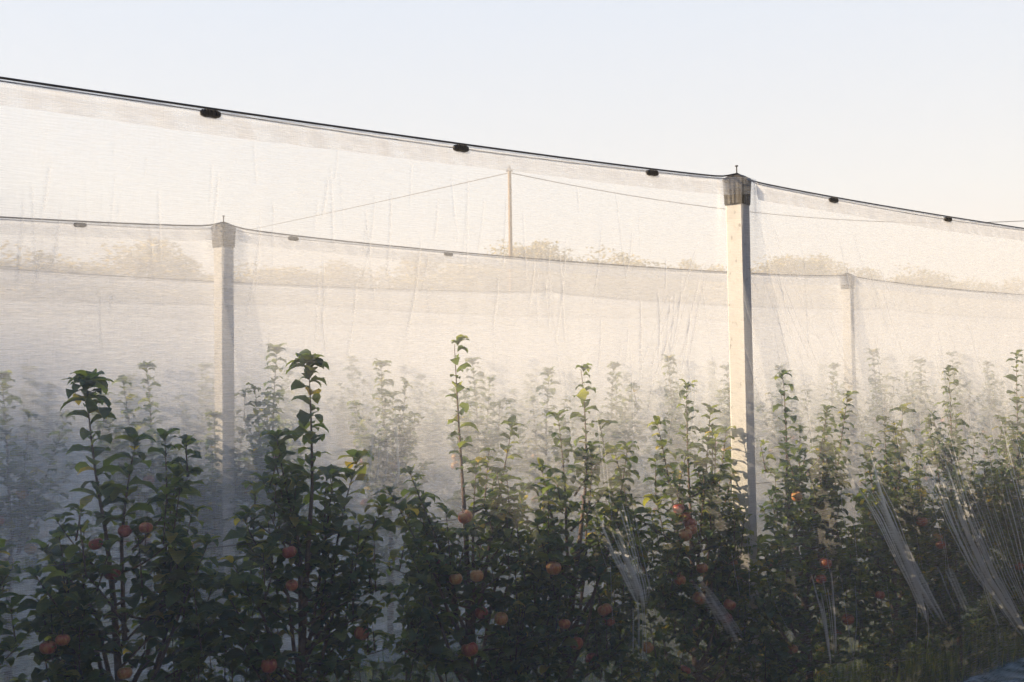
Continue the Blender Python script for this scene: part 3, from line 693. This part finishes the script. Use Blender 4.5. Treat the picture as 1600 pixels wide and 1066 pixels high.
# ------------------------------------------------------------------ far trees beyond the orchard, power pole
def far_tree(seed):
    r = np.random.default_rng(seed); root = empty('field_tree', (0, 0, 0))
    n_cl = 44; n = 9000
    cz = r.uniform(.25, 1, n_cl); ca = r.uniform(0, 6.28, n_cl); crr = r.uniform(0, 1, n_cl) ** .6 * np.sin(np.clip(cz, 0, 1) * math.pi * .82 + .25) * 1.7
    C = np.stack([np.cos(ca) * crr, np.sin(ca) * crr, 1.0 + cz * 4.9 * r.uniform(.85, 1.03, n_cl)], -1)
    k = r.integers(0, n_cl, n); d = r.normal(0, 1, (n, 3)); d /= np.linalg.norm(d, axis=1, keepdims=True); P = C[k] + d * (r.uniform(0, 1, (n, 1)) ** .4) * np.array([.75, .75, .6]) * r.uniform(.5, 1.1, (n_cl, 1))[k]
    L_ = r.uniform(.08, .17, n)
    P[:, 2] *= 6.1 / np.percentile(P[:, 2], 99.7); C[:, 2] *= .97
    V, fc, va = leaves_mesh(P, r.uniform(0, 6.28, n), r.uniform(-.5, 1.2, n), r.uniform(.3, 1.6, n), L_, L_ * .6, r.uniform(-1, 1, n), np.clip(r.normal(.6, .15, n), 0, .92), 3)
    mesh_np('crown', V, fc, M_TREE, root, False, {'vary': va})
    b = MB(); b.tube([(0, 0, -.2), (.1, 0, 1.5), (0, .1, 3.4)], [.16, .12, .05], 7)
    for i in range(7): b.tube([(0, 0, 1.2 + .3 * i), tuple(C[i] * .6 + np.array([0, 0, 1.0])), tuple(C[i])], [.06, .04, .015], 5)
    b.build('trunk', M_BARK, root); return root
FT = [far_tree(40 + i) for i in range(4)]
spots = [(-30, 405), (55, 400), (140, 415), (228, 376), (300, 408), (385, 425), (460, 420), (545, 412), (655, 398), (740, 405), (815, 386), (852, 384), (905, 412), (965, 400), (1025, 420), (1085, 411), (1130, 420), (1190, 412), (1240, 402), (1292, 402), (1350, 425), (1440, 424), (1500, 440), (1540, 446), (1590, 438), (1640, 445)]
fl = {3: 'broad hazy field tree rising above the second net near the veiled post', 10: 'hazy field tree beside the thin wooden pole', 18: 'pale wide field tree rising just past the tall post', 13: 'small lone treetop on the skyline between the thin pole and tall post'}
for i, (x, y) in enumerate(spots):
    random.seed(i); D = 75 + random.uniform(-4, 6); s, z = px(x, y, D)
    src = FT[i % 4]; o = src if i < 4 else copy_tree(src)
    q = rowpt(s, D); o.location = q; sc_ = z / 6.1; wd = random.uniform(.95, 1.5) * 2.5; o.scale = (wd, wd, sc_); o.rotation_euler.z = random.uniform(0, 6)
    tag(o, fl.get(i, 'hazy olive field tree in the line beyond the orchard'), 'tree', 'trees beyond the orchard')

Zp = 27.0
def at(x, y, Z):
    d = cr * ((x - 800) / F) + cu * (-(y - 533) / F) + fw; return Vector((0, 0, EYE)) + d * (Z / d.y)
pt = at(796, 263, Zp)
b = MB(); b.tube([(0, 0, -.4), (0, 0, pt.z * .5), (0, 0, pt.z)], [.06, .055, .045], 10); pole = empty('wooden_pole', (pt.x, pt.y, 0)); tag(pole, 'thin weathered wooden pole rising above the rows with wires at its top', 'pole')
b.build('shaft', M_WOOD, pole); b = MB(); b.box((0, 0, pt.z - .06), (.16, .05, .05)); b.lathe([(.02, pt.z), (.03, pt.z + .03), (.015, pt.z + .07)], 8); b.build('insulator', M_CAP, pole)
def wire(p, q, sag, label):
    b = MB(); b.tube([p.lerp(q, t) + Vector((0, 0, -sag * 4 * t * (1 - t))) for t in np.linspace(0, 1, 24)], .011, 5)
    tag(b.build('overhead_wire', M_STEEL), label, 'wire', 'wires of the wooden pole')
a0 = at(796, 270, Zp)
wire(a0, at(300, 377, 60), .05, 'overhead wire sloping down from the wooden pole behind the second net')
wire(a0, at(1690, 339, 33), .62, 'overhead wire running from the wooden pole across the sky past the tall post')

# ------------------------------------------------------------------ added unseen hedge behind the camera, keeps sky light off the nets
def sky_blocker(name, s0, s1, o0, o1, h, label, hf=None, ns=60):
    r = np.random.default_rng(77); root = tag(empty(name, (0, 0, 0)), label, 'light blocker')
    nz = 16; ss = np.linspace(s0, s1, ns); ring = []
    zz = np.concatenate([np.linspace(-.1, h - .8, nz), np.linspace(h - .8, -.1, nz)]); oo = np.concatenate([np.full(nz, o0), np.full(nz, o1)])
    zz[nz - 1] = zz[nz] = h
    S, J = np.meshgrid(ss, np.arange(2 * nz), indexing='ij')
    if hf is not None: zz = zz / h; Z_ = zz[J] * hf(oo[J] * 0 + (S if abs(s1 - s0) > abs(o1 - o0) else oo[J]))
    else: Z_ = zz[J]
    V = row_arr(S + r.normal(0, .15, S.shape), oo[J] + r.normal(0, .25, S.shape), Z_ + r.normal(0, .2, S.shape)); V = V.reshape(-1, 3)
    idx = np.arange(ns * 2 * nz).reshape(ns, 2 * nz)
    fc = np.stack([idx[:-1, :-1], idx[1:, :-1], idx[1:, 1:], idx[:-1, 1:]], -1).reshape(-1, 4)
    mesh_np('blocker_core', V, fc, M_BARK, root)
    n = 30000; k = r.integers(0, len(V), n); P = V[k] + r.normal(0, .35, (n, 3)); L_ = r.uniform(.15, .35, n)
    V2, f2, va = leaves_mesh(P, r.uniform(0, 6.28, n), r.uniform(-.5, 1.2, n), r.uniform(.3, 1.6, n), L_, L_ * .6, r.uniform(-1, 1, n), np.clip(r.normal(.3, .15, n), 0, .9), 3)
    mesh_np('crown', V2, f2, M_TREE, root, False, {'vary': va})
sky_blocker('sky_blocker_hedge', -30, 40, -6.0, -4.0, 5.8, 'added hedge blocking sky light, unseen behind the camera')

# added slim tree out of view, placed to shade the row's near end
tt = copy_tree(FT[1]); perp = Vector((-sdir.y, sdir.x, 0)).normalized(); hd = Vector((sdir.x, sdir.y, 0)).normalized()
if perp.y > 0: perp = -perp
tt.location = hd * 30 - perp * 2.55; tt.scale = (.55, .55, 2.0); tag(tt, 'added slim tree blocking the low sun, out of view', 'tree', None)
del tt['group']
def sun_blocker_belt():
    """added unseen sun blocker; its top edge is shaped to shade the row feet"""
    r = np.random.default_rng(5); root = tag(empty('sun_blocker_belt', (0, 0, 0)), 'added belt of foliage blocking the low sun, out of view', 'light blocker')
    nq = 160; q = np.linspace(-60, 26, nq); tanel = sdir.z / math.hypot(sdir.x, sdir.y); DIST = 31
    top = DIST * tanel + np.interp(-q, [-26, 0, 1.4, 3.4, 3.7, 4.1, 4.5, 5, 9, 60], [1.3, 1.5, 1.75, 1.75, 1.3, .95, .75, .8, .85, .85]) + .05 * np.sin(q * 3.1) - .10  # added belt's top height varied to set where its shadow ends
    P0 = lambda a, qq: np.stack([hd.x * (DIST + a) + perp.x * -0 + perp.x * qq, hd.y * (DIST + a) + perp.y * qq], -1)
    V = []
    for a, b in [(-1.1, 0), (-1.2, .4), (-.8, .8), (0, 1), (.8, .8), (1.2, .4), (1.1, 0)]:
        xy = P0(a, q); V.append(np.concatenate([xy + r.normal(0, .08, xy.shape), (top * b - .05)[:, None]], 1))
    V = np.array(V); n1, n2 = V.shape[:2]; idx = np.arange(n1 * n2).reshape(n1, n2)
    fc = np.stack([idx[:-1, :-1], idx[1:, :-1], idx[1:, 1:], idx[:-1, 1:]], -1).reshape(-1, 4)
    mesh_np('blocker_core', V.reshape(-1, 3), fc, M_BARK, root)
    n = 40000; k = r.integers(0, nq, n); t = r.uniform(0, 1, n) ** .4
    xy = P0(r.normal(0, .35, n), q[k] + r.normal(0, .3, n)); L_ = r.uniform(.07, .16, n)
    V2, f2, va = leaves_mesh(np.concatenate([xy, (top[k] * t + r.normal(0, .07, n))[:, None]], 1), r.uniform(0, 6.28, n), r.uniform(-.5, 1.2, n), r.uniform(.3, 1.6, n), L_, L_ * .6, r.uniform(-1, 1, n), np.clip(r.normal(.3, .15, n), 0, .9), 3)
    mesh_np('crown', V2, f2, M_TREE, root, False, {'vary': va})
sun_blocker_belt()
HAZE = 0.006
if HAZE:
    hb = MB(); hb.box((0, 0, 6.9), (440, 440, 15.8))
    m, N, L = newmat('haze'); o_ = N.new('ShaderNodeOutputMaterial'); pv = N.new('ShaderNodeVolumePrincipled')
    pv.inputs['Color'].default_value = (.95, .93, .9, 1); pv.inputs['Density'].default_value = HAZE; pv.inputs['Anisotropy'].default_value = .0
    L.new(pv.outputs[0], o_.inputs['Volume']); tag(hb.build('haze', m), kind='stuff')
